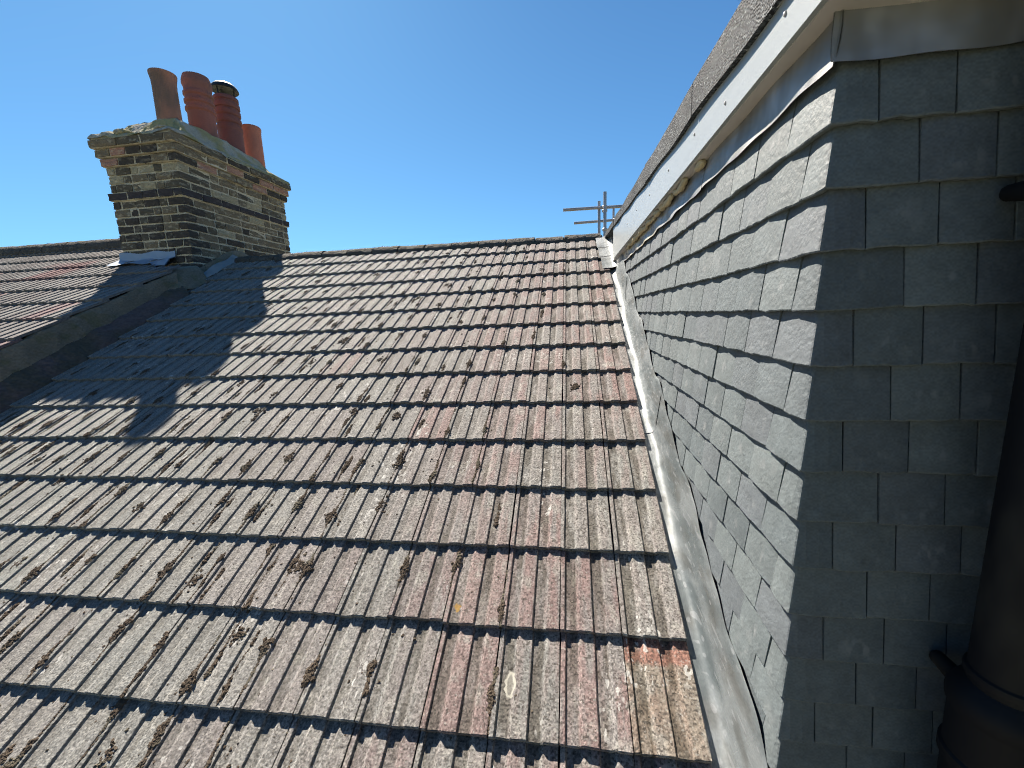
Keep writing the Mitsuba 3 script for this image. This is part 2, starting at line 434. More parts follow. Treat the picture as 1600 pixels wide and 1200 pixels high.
def ridge_piece(x0, x1, yc, zc, r, seed, flat=1.0):
    an = np.linspace(-.15, np.pi + .15, 19)
    xs = np.linspace(x0, x1, 9)
    P = np.stack(np.broadcast_arrays(xs[:, None], yc - r * 1.05 * np.cos(an)[None], zc + r * flat * np.sin(an)[None]), -1).astype(float)
    nz = meshkit.fbm(P.reshape(-1, 3) * 14, 3, seed).reshape(P.shape[:2]) - .5
    P[..., 1] -= nz * .02 * np.cos(an)[None]; P[..., 2] += nz * .02 * np.sin(an)[None]
    b = MB(); b.grid(P, flip=True)
    for e, fl in ((0, True), (-1, False)):
        c = np.array([P[e, 0, 0], yc, zc]); b.grid(np.stack([np.repeat(c[None], len(an), 0), P[e]], 0), flip=fl)
    return b.out()


RY, RZ, RR = 5.435, .815, .150
xs = list(np.arange(-4.74, .30, .36)) + [.40]
for i in range(len(xs) - 1):
    add('ridge_tile', ridge_piece(xs[i] + .008, xs[i + 1] - .008, RY + rng.normal(0, .004), RZ + rng.normal(0, .005), RR, i), 'm_ridge', roof, smooth=40)
bed = displaced(tube([[x, RY - .005, RZ - .004] for x in np.linspace(-4.74, .41, 120)], .129, 14), .007, 16, 3)
add('mortar_bedding', bed, 'm_mortar', roof)

# ------------------------------------------------------------------ neighbour's roof, a step higher, beyond the party wall
nroof = thing('neighbour_roof', "neighbouring house's tiled roof left of the chimney, set a step higher", 'roof')
VX2 = -4.64
for row in range(-5, 4):
    for col in range(20):
        xl = VX2 - (col + 1) * W
        w0 = row * G2 - .012
        if 4.336 + (w0 + .1) * CT2 > YCH and xl + W > XCL + .02: continue
        L = .25 if row == 3 else G2 + LAP
        if xl + W > XCL + .02: L = min(L, ((YCH + .01 if xl + W < -5.0 else 4.40) - 4.336) / CT2 - w0)
        if L < .05: continue
        b = roof_tile(xl, w0, col + 101, row + 50, L=L, rp=rp2, G=G2)
        add('tile', b.out(), 'm_neighbour_tile', nroof, uv=b.uvs())
dk = MB(); dk.grid(rp2(*np.meshgrid([-9.6, XCL - .01], np.linspace(-9, 3.45, 8) * G2, indexing='ij'), -.015))
dk.grid(rp2(*np.meshgrid([XCL - .01, -5.0], np.linspace(-9 * G2, (YCH - 4.336) / CT2, 8), indexing='ij'), -.015))
dk.grid(rp2(*np.meshgrid([-5.0, VX2 - .01], np.linspace(-9 * G2, .05, 8), indexing='ij'), -.015))
add('underlay', dk.out(), 'm_deck', nroof)
xs = list(np.arange(-9.6, XCL - .1, .40)) + [XCL - .005]
for i in range(len(xs) - 1):
    add('ridge_tile', ridge_piece(xs[i] + .004, xs[i + 1] - .004, 5.62, 1.215, .165, 40 + i, .95), 'm_ridge', nroof, smooth=40)
add('rear_slope', ([[-9.6, 5.55, 1.18], [-4.9, 5.55, 1.18], [-4.9, 11, -1.4], [-9.6, 11, -1.4]], [[0, 1, 2], [0, 2, 3]]), 'm_ridge', nroof)

# ------------------------------------------------------------------ party wall step: rendered face and mortar fillet between the two roofs
pw = thing('party_wall', 'dark mossy mortar step running up between the two roofs to the chimney', 'party wall')
ys = np.linspace(-.3, 4.42, 200)
step_hi = 0.64311 + (ys - 4.33583) * math.tan(TH2)
step_lo = Z0 + (ys - Y0) * math.tan(TH)


def strip(prof, seed, amp, lump=0.0):
    """prof: (x, share of the step height, height, weight of the lumps that follow the tile courses)"""
    P = []
    for y, hi, lo in zip(ys, step_hi, step_lo):
        t = ((y - Y0) / CT / G) % 1.0
        P.append([[x, y, lo + fr * (hi - lo) + dz + lump * wt * (math.sin(t * math.pi) ** .5 - .6)] for x, fr, dz, wt in prof])
    P = np.array(P)
    d = np.stack([meshkit.fbm(P.reshape(-1, 3) * 9, 4, seed + s).reshape(P.shape[:2]) - .5 for s in range(3)], -1)
    b = MB(); b.grid(P + d * amp * np.array([1, 1, 1])); return b.out()


add('render', strip([(VX2 - .08, 1, -.016, 0), (VX2 - .012, 1, -.014, 0), (VX2 + .004, 1, -.03, 0), (VX2 + .012, .8, -.03, 0), (VX2 + .02, .55, 0, 0), (VX2 + .03, .3, 0, 0), (VX2 + .03, 0, -.05, 0)], 5, .042), 'm_mortar', pw, smooth=50)
add('fillet', strip([(VX2 + .01, .46, 0, 0), (VX2 + .035, .44, 0, .4), (VX2 + .075, .33, 0, 1), (VX2 + .105, .22, .01, 1), (VX2 + .13, .08, .02, 1), (VX2 + .145, 0, .01, .5), (VX2 + .15, 0, -.05, 0)], 21, .040, .035), 'm_fillet', pw, smooth=50)
P = np.array([[[VX2 - .3, y, lo - .05], [VX2 + .02, y, lo - .05]] for y, lo in zip(ys, step_lo)])
b = MB(); b.grid(P, flip=True); add('mortar_core', b.out(), 'm_mortar', pw)

# ------------------------------------------------------------------ chimney stack
ch = thing('chimney_stack', 'sooty stock brick chimney stack with stepped corbels and a dark band course', 'chimney')
CP = .1005
ZT = 2.02                                   # underside of the lowest corbel course
courses = []                                # (z bottom, overhang, palette)
for k_ in range(0, 15):
    z = ZT - CP * (k_ + 1)
    courses.append((z, .026 if k_ == 3 else 0.0, 'band' if k_ == 3 else ('top' if k_ < 3 else 'body'), k_))
courses += [(ZT, .034, 'corbel', -1), (ZT + CP, .067, 'corbel', -2), (ZT + 2 * CP, .102, 'cap', -3)]
PAL = {'band': [('m_brick_band', 1)], 'top': [('m_brick_stock', 4), ('m_brick_olive', 3), ('m_brick_pale', 3)],
       'body': [('m_brick_olive', 6), ('m_brick_soot', 3), ('m_brick_stock', 4)], 'corbel': [('m_brick_soot', 5), ('m_brick_pink', 4), ('m_brick_stock', 3)],
       'cap': [('m_brick_olive', 4), ('m_brick_stock', 4), ('m_brick_soot', 2)]}
MJ = .013


def brick(x0, x1, y0, y1, z0, z1, seed):
    c = .004
    m = trimesh.creation.box([1, 1, 1]).subdivide()
    v = np.array(m.vertices) * 2
    s = np.array([x1 - x0, y1 - y0, z1 - z0]) / 2
    v = v * s
    # pull the edges and corners in, so that arrises read worn
    near = (np.abs(np.abs(v) - s) < 1e-6).sum(1)
    v = np.where((near >= 2)[:, None], v * (1 - c / s), v)
    d = rng.normal(0, .0032, v.shape)
    a = rng.normal(0, .003)
    v = v + d
    v[:, :2] = v[:, :2] @ np.array([[math.cos(a), -math.sin(a)], [math.sin(a), math.cos(a)]])
    return trimesh.Trimesh(v + [(x0 + x1) / 2 + rng.normal(0, .0035), (y0 + y1) / 2 + rng.normal(0, .0035), (z0 + z1) / 2], m.faces, process=False)


hidden = []
nb = 0
for z, ov, pal, ci in courses:
    xl, xr, yn, yf_ = XCL - ov * .75, XCH + ov * .75, YCH - ov, YCFAR + ov
    names, wts = zip(*PAL[pal]); wts = np.array(wts) / sum(wts)
    par = ci % 2 == 0
    SX, SY, HX, HY = .23, .305, .115, .152
    if pal == 'cap': SX, SY = .34, .42

    def pick(force=None): return str(rng.choice(names, p=wts)) if force is None else force

    def run(lo, hi, s, h, start_header):
        out, a, hd = [], hi, start_header
        while a - lo > .02:
            wd = (h if hd else s) * rng.uniform(.95, 1.05)
            if a - wd - lo < h * .5: wd = a - lo
            out.append((a - wd, a)); a -= wd; hd = not hd
        return out
    flem = pal in ('top', 'body')
    # front row, from the near right corner leftwards
    qx, qy = (SX, HY) if par else (HX, SY)
    segs = [(xr - qx, xr)] + run(xl, xr - qx, SX, HX if flem else SX, flem and par)
    sooty = pal == 'body'
    for j, (a, b_) in enumerate(segs):
        mname = pick('m_brick_soot' if sooty and (j == 0 or rng.random() < .35) else None)
        dep = qy if j == 0 else HY
        add('brick', brick(a + MJ / 2, b_ - (MJ / 2 if j else 0), yn, yn + dep - (MJ / 2 if j == 0 else 0), z + MJ / 2, z + CP - MJ / 2, nb), mname, ch, smooth=False); nb += 1
    segs = run(-yf_, -(yn + qy), SY, HY if flem else SY, flem and not par)
    for a, b_ in segs:
        y0, y1 = -b_, -a
        m = brick(xr - HX, xr, y0 + MJ / 2, y1 - MJ / 2, z + MJ / 2, z + CP - MJ / 2, nb); nb += 1
        side = pick()
        if pal == 'body': side = str(rng.choice(['m_brick_stock', 'm_brick_olive', 'm_brick_pale', 'm_brick_soot'], p=[.45, .30, .15, .10]))
        add('brick', m, side, ch)
    # back and left rows: not in the picture, joined
    for y1, x0_, x1_ in ((yf_, xl, xr - HX),):
        for a, b_ in run(x0_, x1_, SX, HX, par): hidden.append(brick(a + MJ / 2, b_ - MJ / 2, y1 - HY, y1, z + MJ / 2, z + CP - MJ / 2, 0))
    for a, b_ in run(yn + HY, yf_ - HY, SY, HY, par): hidden.append(brick(xl, xl + HX, a + MJ / 2, b_ - MJ / 2, z + MJ / 2, z + CP - MJ / 2, 0))
k = add('brick', trimesh.util.concatenate(hidden), 'm_brick_olive', ch); labels[k] = {'kind': 'stuff'}
core = [box(XCL + .014, XCH - .013, YCH + .014, YCFAR - .014, -.2, ZT)]
for z, ov, pal, ci in courses:
    if ov: core.append(box(XCL - ov * .75 + .014, XCH + ov * .75 - .013, YCH - ov + .014, YCFAR + ov - .012, z + .004, z + CP - .004))
for i, c in enumerate(core):
    core[i] = c
add('mortar_joints', trimesh.util.concatenate(core), 'm_joint', ch)
# back-set top course and sloping mortar flaunching
zc = ZT + 3 * CP
lv = [(.10, zc - .006), (.085, zc + .03), (.0, zc + .06), (-.10, zc + .105), (-.17, zc + .20), (-.24, zc + .30), (-.32, zc + .335), (-.5, zc + .34)]
P = []
for ov, z in lv:
    x0, x1, y0, y1 = XCL - ov * .75, XCH + ov * .75, YCH - ov, YCFAR + ov
    pts = []
    for a, b_ in (((x0, y0), (x1, y0)), ((x1, y0), (x1, y1)), ((x1, y1), (x0, y1)), ((x0, y1), (x0, y0))):
        for t in np.linspace(0, 1, 24, endpoint=False): pts.append([a[0] + (b_[0] - a[0]) * t, a[1] + (b_[1] - a[1]) * t, z])
    P.append(pts + pts[:1])
P = np.array(P)
d = np.stack([meshkit.fbm(P.reshape(-1, 3) * 5, 4, 60 + s).reshape(P.shape[:2]) - .5 for s in range(3)], -1)
d[:, -1] = d[:, 0]
P = P + d * np.array([.08, .08, .17])
b = MB(); b.grid(P, flip=True)
for i in range(16):
    t = rng.uniform(0, 1)
    px, py = (XCL - .03 + t * .95, YCH - .05 + rng.uniform(0, .08)) if i % 2 else (XCL - .02 + rng.uniform(0, .10), YCH - .03 + t * 1.2)
    s_ = np.array([rng.uniform(.05, .11), rng.uniform(.04, .08), rng.uniform(.022, .045)])
    st_ = trimesh.creation.icosphere(subdivisions=2, radius=1.0); st_.vertices *= s_
    st_.apply_transform(trimesh.transformations.rotation_matrix(rng.uniform(0, 6), [0, 0, 1])); st_.apply_translation([px, py, zc + .035 + rng.uniform(0, .04)])
    add('loose_mortar', displaced(st_, .022, 16, i), 'm_flaunching', ch, smooth=25)
add('cap_slab', box(XCL - .045, XCH + .045, YCH - .07, YCFAR + .07, zc - .02, zc + .035), 'm_flaunching', ch)
add('flaunching', b.out(), 'm_flaunching', ch, smooth=35)
# lead apron on the left-hand roof, mortar haunch and grey flashing strip on our side
xs_, hs = np.linspace(-5.80, -4.97, 22), np.linspace(0, 1, 9)
P = np.zeros((22, 9, 3))
for i, x in enumerate(xs_):
    for j, h in enumerate(hs):
        # down the face, then out over the tiles
        if h < .5: p = np.array([x, YCH - .012 - .01 * h, (.975 - h * 2 * .09)])
        else:
            q = (h - .5) * 2; p = np.array([x, YCH - .02 - .17 * q, .885 - .072 * q])
        P[i, j] = p + .012 * np.array([0, math.sin(x * 9), math.sin(x * 14 + h * 3)])
P[-5:, -1, 2] -= .05; P[-5:, -2, 2] -= .03
b = MB(); b.grid(P); b.grid(P - [0, -.006, .006], flip=True)
add('lead_apron', b.out(), 'm_blue_lead', ch, smooth=50, label='blue grey lead apron at the foot of the stack')
yy = np.linspace(YCH - .10, 5.9, 62)
P = []
for y in yy:
    w = (y - Y0) / CT
    zr_ = Z0 + (y - Y0) * math.tan(TH)
    zt = np.interp(y, [4.69, 4.905, 5.178, 5.447, 5.62, 5.80, 5.9], [.72, .78, .928, 1.062, 1.09, 1.02, .95])
    zb = min(zr_, .80)
    P.append([[XCH - .01, y, zt], [XCH + .012, y, zt - .03], [XCH + .03, y, zb + (zt - zb) * .45], [XCH + .055, y, zb + (zt - zb) * .15], [XCH + .09, y, zb + .0]])
P = np.array(P)
d = np.stack([meshkit.fbm(P.reshape(-1, 3) * 9, 4, 80 + s).reshape(P.shape[:2]) - .5 for s in range(3)], -1)
b = MB(); b.grid(P + d * .03, flip=True)
add('mortar_haunch', b.out(), 'm_mortar', ch, smooth=50)
# sloping mortar in front of the stack, closing the gap to the party wall
P = []
for x in np.linspace(-5.10, -4.56, 18):
    row = []
    for t in np.linspace(0, 1, 10):
        y = YCH + .01 - t * .62
        zr_ = Z0 + (y - Y0) * math.tan(TH)
        hi = np.interp(x, [-5.10, -4.70, -4.64, -4.56], [.0, .0, -.10, -.24]) + np.interp(y, [4.1, 4.4, 4.8], [.27, .315, .20])
        row.append([x, y, zr_ + hi])
    P.append(row)
P = np.array(P)
d = np.stack([meshkit.fbm(P.reshape(-1, 3) * 9, 4, 90 + s).reshape(P.shape[:2]) - .5 for s in range(3)], -1)
b = MB(); b.grid(P + d * .03, flip=True)
add('front_mortar', b.out(), 'm_mortar', ch, smooth=50)
P = []
for w in np.linspace(11.2 * G, 14.1 * G, 40):
    o = .035 + .012 * math.sin(w * 13)
    P.append([rp(XCH + .07, w, o + .05), rp(XCH + .085, w, o + .035), rp(XCH + .125, w, o + .018 + .01 * math.sin(w * 31)), rp(XCH + .15, w, o - .02)])
b = MB(); b.grid(np.array(P))
P = []
for w in np.linspace(11.05 * G, 11.4 * G, 6): P.append([rp(x, w, .03 + .012 * math.sin(x * 40)) for x in np.linspace(XCH - .17, XCH + .06, 8)])
b.grid(np.array(P))
add('flashing_strip', b.out(), 'm_grey_lead', ch, smooth=50, label='grey lead flashing strip beside the mortar at the right foot of the stack')

# ------------------------------------------------------------------ chimney pots


def pot(profile, x, y, zb, m, label, extra=None, sides=44):
    t = thing('chimney_pot', label, 'chimney pot', 'pots on the chimney stack')
    add('body', lathe([(r * (.80 if 'louvred' in label else .70), z) for r, z in profile], (x, y, zb), sides), m, t, smooth=35)
    return t


PX = -5.17
tan_ = [(.205, 0), (.198, .2), (.190, .45), (.188, .72), (.192, .80), (.205, .845), (.214, .875), (.213, .892), (.196, .896), (.178, .885), (.170, .6), (.17, 0)]
t1 = pot(tan_, PX, 5.206, 3.235 - .89, 'm_pot_old', 'soot-stained tan chimney pot with flared rim, leftmost and standing apart')
hh = 3.47 - 2.33
ribs = [(.212, 0), (.205, .62)]
for z0 in (.66, .76, .86):
    ribs += [(.204, z0), (.226, z0 + .018), (.226, z0 + .05), (.206, z0 + .066)]
ribs += [(.205, .96), (.21, .985), (.226, 1.02), (.224, 1.06), (.205, 1.11), (.196, 1.132), (.18, 1.135), (.17, 1.1), (.165, .6), (.165, 0)]
t2 = pot(ribs, PX, 5.73, 3.465 - 1.135, 'm_pot_red', 'tall red louvred chimney pot with open top, second from the left')
low = [(.212, 0), (.205, .60)]
for z0 in (.63, .74, .85, .95):
    low += [(.204, z0), (.214, z0 + .012), (.214, z0 + .065), (.186, z0 + .075), (.186, z0 + .10)]
low += [(.207, 1.06), (.207, 1.10), (.19, 1.115), (.175, 1.10), (.165, .6), (.165, 0)]
t3 = pot(low, PX, 6.236, 3.44 - 1.115, 'm_pot_dark', 'dark red louvred chimney pot wearing the black domed cowl')
cow = [(r * 1.08, z + .045) for r, z in [(.0, .155), (.09, .15), (.17, .125), (.225, .085), (.245, .055), (.247, .040), (.235, .034), (.15, .05), (.0, .06)]]
add('cowl', lathe([(r * .70, z) for r, z in cow], (PX, 6.236, 3.45), 44), 'm_cowl', t3, smooth=40, label='black domed metal cowl')
for a in (.4, 2.5, 4.6):
    add('cowl_bracket', tube([[PX + .115 * math.cos(a), 6.236 + .115 * math.sin(a), 3.40], [PX + .125 * math.cos(a), 6.236 + .125 * math.sin(a), 3.55]], .009, 6), 'm_cowl', t3)
sh = [(.208, 0), (.200, .3), (.196, .72), (.198, .80), (.207, .835), (.208, .86), (.198, .872), (.18, .87), (.172, .6), (.17, 0)]
t4 = pot(sh, PX + .03, 6.66, 3.19 - .87, 'm_pot_orange', 'short plain orange chimney pot, rightmost of the four')

# ------------------------------------------------------------------ dormer
dm = thing('dormer', 'flat-roofed dormer hung with blue grey tiles, white fascia and felt edge above', 'dormer')


def hung(o, adir, ndir, width, col, row, hz=HG + .055, rough=.0011):
    adir, ndir = np.asarray(adir, float), np.asarray(ndir, float)
    s = np.linspace(0, 1, 8); zz = np.array([0, .003, .03, .06, .09, hz])
    g = .0019
    S, Z = np.meshgrid(s, zz, indexing='ij')
    rot, jo, jz = rng.normal(0, .005), rng.normal(0, .0011), rng.normal(0, .0011)
    camb = .0034 * (1 - (2 * S - 1) ** 2) * rng.uniform(.7, 1.25)
    out = -Z * .0142 / HG + camb + jo - .002
    out[:, 0] -= .0018
    ragged = np.zeros_like(S); ragged[:, 0] = rng.normal(0, rough, len(s)); ragged[:, 1] = ragged[:, 0]
    a = g + S * (width - 2 * g) - Z * rot
    h = Z + ragged + jz + (S - .5) * rot * width
    P = np.asarray(o, float) + a[..., None] * adir + h[..., None] * np.array([0, 0, 1.0]) + out[..., None] * ndir
    uv = np.stack([10 * col + a, 10 * row + 1 + Z], -1)
    fl = np.dot(np.cross(adir, [0, 0, 1.0]), ndir) < 0
    b = MB(); b.grid(P, uv, flip=fl)
    back = P[:, :1] - .0138 * ndir + np.array([0, 0, .001])
    b.grid(np.concatenate([back, P[:, :1]], 1), np.concatenate([uv[:, :1]] * 2, 1), flip=fl)
    for e, f2 in ((0, fl), (-1, not fl)):
        b.grid(np.stack([P[e] - .0138 * ndir, P[e]], 0), np.stack([uv[e]] * 2, 0), flip=f2)
    return b


def corner_tile(zn, A, B, row):
    r = .005
    plan = [(0, A - .001)] + [(0, t * A) for t in (.66, .33)] + [(0, r), (r * .3, r * .3), (r, 0)] + [(t * B, 0) for t in (.33, .66)] + [(B - .001, 0)]
    plan = np.array(plan)
    arms = np.array([0, .6, .6, 0, 0, 0, .6, .6, 0])
    zz = np.array([0, .003, .03, .06, .09, HG + .05])
    jo, jz, rot = rng.normal(0, .0008), rng.normal(0, .001), rng.normal(0, .003)
    P = np.zeros((len(plan), len(zz), 3)); uv = np.zeros((len(plan), len(zz), 2)); Pb = np.zeros((len(plan), 3))
    along = np.array([-A, -.66 * A, -.33 * A, -r, 0, r, .33 * B, .66 * B, B])
    rag = rng.normal(0, .0012, len(plan))
    for j, z in enumerate(zz):
        dd = z * .0175 / HG + jo + .0005 + (.0018 if j == 0 else 0)
        for i in range(len(plan)):
            ox = XC + plan[i, 0] + (dd - .004 * arms[i] if i < 5 else dd * 1.0) * (1 if i <= 5 else 0)
            oy = YF + plan[i, 1] + (dd - .004 * arms[i] if i > 3 else dd) * (1 if i >= 3 else 0)
            P[i, j] = [ox, oy, zn + z + jz + (rag[i] if j < 2 else 0) + along[i] * rot]
            uv[i, j] = [10 * 900 + along[i] + .3, 10 * row + 1 + z]
    for i in range(len(plan)):
        Pb[i] = P[i, 0] + [(.0138 if i <= 5 else 0), (.0138 if i >= 3 else 0), .001]
    b = MB(); b.grid(P, uv, flip=True)
    b.grid(np.stack([Pb, P[:, 0]], 1), np.stack([uv[:, 0]] * 2, 1), flip=True)
    for e, off_, f2 in ((0, [.0138, 0, 0], True), (-1, [0, .0138, 0], False)):
        b.grid(np.stack([P[e] + off_, P[e]], 0), np.stack([uv[e]] * 2, 0), flip=f2)
    return b


def roof_z(y): return Z0 + (y - Y0) * math.tan(TH)


for k_ in range(1, 20):
    zn = HZ0 - HG * k_
    odd = k_ % 2 == 1
    A, B = (A1, B0) if odd else (A0, B1)
    if k_ <= 17:
        b = corner_tile(zn, A, B, 200 + k_)
        add('corner_tile', b.out(), 'm_hung_tile', dm, uv=b.uvs())
    y, j = YF + A, 0
    while True:
        if zn + HG < roof_z(y) + .04 or y > 4.6: break
        b = hung((XC, y, zn), (0, 1, 0), (-1, 0, 0), WC, 300 + j, 200 + k_)
        add('cheek_tile', b.out(), 'm_hung_tile', dm, uv=b.uvs())
        y += WC; j += 1
    x, j = XC + B, 0
    while x < .93 and k_ <= 17:
        wd = WF if x + WF < .95 else .95 - x
        if wd > .02:
            b = hung((x, YF, zn), (1, 0, 0), (0, -1, 0), wd, 500 + j, 200 + k_)
            add('front_tile', b.out(), 'm_hung_tile', dm, uv=b.uvs())
        x += WF; j += 1
# backing walls
add('cheek_wall', box(XC + .034, XC + .12, YF + .02, 5.35, -1.9, .60), 'm_deck', dm)
add('front_wall', box(XC + .04, 1.0, YF + .034, YF + .12, -1.95, .60), 'm_deck', dm)
# return wall of the rear extension, which stands to the right of the camera
rest = MB()
for k_ in range(1, 20):
    zn = HZ0 - HG * k_
    y = YF - .01 - (WC / 2 if k_ % 2 else 0)
    while y > -2.4:
        b = hung((.95, y - WC, zn), (0, 1, 0), (-1, 0, 0), WC, 700, 200 + k_)
        n0 = rest.n; v, f = b.out(); rest.v.append(v); rest.f.append(f + n0); rest.uv.append(b.uvs()); rest.n += len(v)
        y -= WC
k = add('return_tile', rest.out(), 'm_hung_tile', dm, uv=rest.uvs()); labels[k] = {'kind': 'stuff'}
add('return_wall', box(.985, 1.4, -2.5, YF + .1, -2.6, .60), 'm_deck', dm)
# soffit, fascia, felt
ZS = .527
XFA = .450
add('soffit', box(XFA + .012, XC + .2, YF - .07, 5.3, ZS, ZS + .012), 'm_soffit', dm)
add('front_soffit', box(XC + .2, .97, YF - .07, YF + .2, ZS + .0005, ZS + .0125), 'm_soffit', dm)
add('return_soffit', box(.90, 1.1, -2.5, YF - .07, ZS + .001, ZS + .013), 'm_soffit', dm)


def fas_top(y): return .5599 + .0602 * y
def felt_top(y): return .7009 + .0422 * y


def prism(x0, x1, ya, yb, zlo, zhi, n=14, wob=0, seed=0):
    ys = np.linspace(ya, yb, n); P = []
    for y in ys:
        w_ = wob * (meshkit.noise(np.array([y * 3, seed, 1.0])) - .5)
        P.append([[x0 + w_, y, zlo(y)], [x0 + w_, y, zhi(y) - .004], [x0 + .004 + w_, y, zhi(y)], [x1, y, zhi(y)], [x1, y, zlo(y)], [x0 + w_, y, zlo(y)]])
    P = np.array(P); b = MB(); b.grid(P, flip=True)
    for e, fl in ((0, True), (-1, False)):
        q = P[e][:5]; b.mesh(q, [[0, 1, 2], [0, 2, 3], [0, 3, 4]] if not fl else [[2, 1, 0], [3, 2, 0], [4, 3, 0]])
    return b.out()


add('fascia', prism(XFA, XFA + .012, YF - .075, 4.45, lambda y: .529, lambda y: fas_top(y) + .03), 'm_white', dm, label='long white plastic fascia board')
add('front_fascia', box(XFA, .90, YF - .087, YF - .0755, .5295, fas_top(YF) + .03), 'm_white', dm)
add('return_fascia', box(.895, .907, -2.5, YF - .0875, .53, fas_top(YF) + .03), 'm_white', dm)
for y, z in ((1.03, .592), (1.36, .575), (1.66, .61), (2.05, .615), (2.5, .63), (2.95, .655), (3.4, .66)):
    add('nail_head', lathe([(0, .004), (.004, .003), (.006, 0)], (0, 0, 0), 8).apply_transform(trimesh.transformations.rotation_matrix(-math.pi / 2, [0, 1, 0])).apply_translation([XFA - .0005, y, z]), 'm_nail', dm)
jy = [YF - .10, 1.221, 1.634, 2.555, 4.30, 5.45]
jy = [YF - .10, 1.634, 2.555, 4.30, 5.45]
for i in range(len(jy) - 1):
    add('felt_sheet', prism(XFA - .016 - .003 * (i % 2), XFA + .05, jy[i] + (.009 if i else 0), jy[i + 1] + (.0 if i == len(jy) - 2 else -.001), lambda y: fas_top(y) + .004 * math.sin(y * 9), felt_top, 24, .012, i), 'm_felt', dm, smooth=30)
add('flat_roof', prism(XFA + .045, 3.0, YF - .1, 5.5, lambda y: .60, lambda y: felt_top(y) - .02), 'm_felt', dm)
add('return_roof', box(.89, 3.0, -2.55, YF - .1005, .60, felt_top(YF) - .03), 'm_felt', dm)

# lead apron under the soffit on both faces, its lower edge lapping the top tile course
def apron(pts_in, nd, xs, ztop, zbot, seed):
    P = []
    for i, s in enumerate(xs):
        wv = .0035 * math.sin(s * 13 + seed) + .002 * math.sin(s * 31)
        row = []
        for t in np.linspace(0, 1, 8):
            z = ztop + (zbot + wv - ztop) * t
            o = -.004 + .005 * t + .001 * max(0, t - .85) / .15 + .003 * math.sin(s * 17 + t * 4)
            row.append(pts_in(s) + np.array([0, 0, z]) + np.asarray(nd) * o)
        P.append(row)
    return np.array(P)


ya = [YF - .004, 1.70, 2.62, 3.72, 4.6]
for i in range(4):
    P = apron(lambda s: np.array([XC - .002, s, 0]), (-1, 0, 0), np.linspace(ya[i] + (.004 if i else 0), ya[i + 1] - .002, 26), ZS + .004, .437, i)
    b = MB(); b.grid(P, flip=False); b.grid(P + [.003, 0, .0005], flip=True)
    add('cheek_apron', b.out(), 'm_apron', dm, smooth=50)
P = apron(lambda s: np.array([s, YF - .003, 0]), (0, -1, 0), np.linspace(XC - .008, .95, 20), ZS + .004, .441, 9)
b = MB(); b.grid(P, flip=True); b.grid(P + [0, .003, .0005])
add('front_apron', b.out(), 'm_apron', dm, smooth=50)
# builder's foam squeezed out along the soffit joint
for ya_, yb_ in ((1.66, 1.74), (1.86, 2.06), (2.09, 2.34), (2.36, 2.50), (2.52, 2.74), (2.75, 3.68)):
    ys = np.linspace(ya_, yb_, max(6, int((yb_ - ya_) / .02)))
    rr = .014 * (.65 + .7 * np.array([float(meshkit.noise(np.array([y * 22, 1.0, 3.0]))) for y in ys])); rr[0] *= .4; rr[-1] *= .4
    add('foam_bead', tube([[XC - .018 + .004 * math.sin(y * 23), y, ZS - .012 + .004 * math.sin(y * 31)] for y in ys], rr, 8), 'm_foam', dm, smooth=60)

# ------------------------------------------------------------------ lead gutter between roof and dormer
lg = thing('lead_gutter', 'dull silver lead flashing strip folded between roof tiles and dormer cheek', 'lead flashing')
laps = [-3.3, .95, 4.23, 8.84, 11.09, 12.03, 12.82, 14.05]
laps = [-3.3, 4.23, 8.84, 11.09, 12.03, 12.82, 13.78]
for i in range(len(laps) - 1):
    wa, wb = laps[i] * G, laps[i + 1] * G + .03
    n = max(8, int((wb - wa) / .022))
    P = []
    for w in np.linspace(wa, wb, n):
        lift = .0035 * (1 - (w - wa) / (wb - wa)) + .0022
        q = (w / G * .9) % 1.0
        up = .292 + .018 * math.sin(w * 9.0 + 1) + .010 * math.sin(w * 17.3) + .004 * math.sin(w * 37)
        xw = XC - .0065
        wav = .008 * math.sin(w * 6.3) + .006 * math.sin(w * 15.1)
        base = -.004 + lift
        row = [(XV - .06, base), (XV - .01, base), (XV + .018, base + .001), (xw - .040 + wav, base + .002), (xw - .025 + wav, base + .006), (xw - .013 + wav * .7, base + .016), (xw - .006 + wav * .4, base + .034),
               (xw - lift, base + .085), (xw - lift, base + .20), (xw - lift + .001, up - .020), (xw + .001, up - .006), (xw + .004, up)]
        if laps[i] > 11:        # the top sheets lap the tiles and ride up over the end of the fascia
            k = .5 + .5 * min(1.0, (laps[i] - 11) / 2)
            row = [(XV - .05 - .05 * k, .031 + lift), (XV - .02, .032 + lift), (XV + .02, .034 + lift), (XV + .045, .040 + lift), (XC - .010, .055 + lift), (XC, .085 + lift), (XC + .012, .14 + lift), (XC + .02, .20)]
        P.append([rp(a, w, o) for a, o in row])
    P = np.array(P)
    d = np.stack([meshkit.fbm(P.reshape(-1, 3) * 12, 3, 120 + 3 * i + s).reshape(P.shape[:2]) - .5 for s in range(3)], -1)
    P = P + d * np.array([.003, .004, .005]) * (.5 if laps[i] > 4 else 1.0)
    b = MB(); b.grid(P, flip=True); b.grid(P - [0, 0, .003])
    add('lead_sheet', b.out(), 'm_lead', lg, smooth=60)

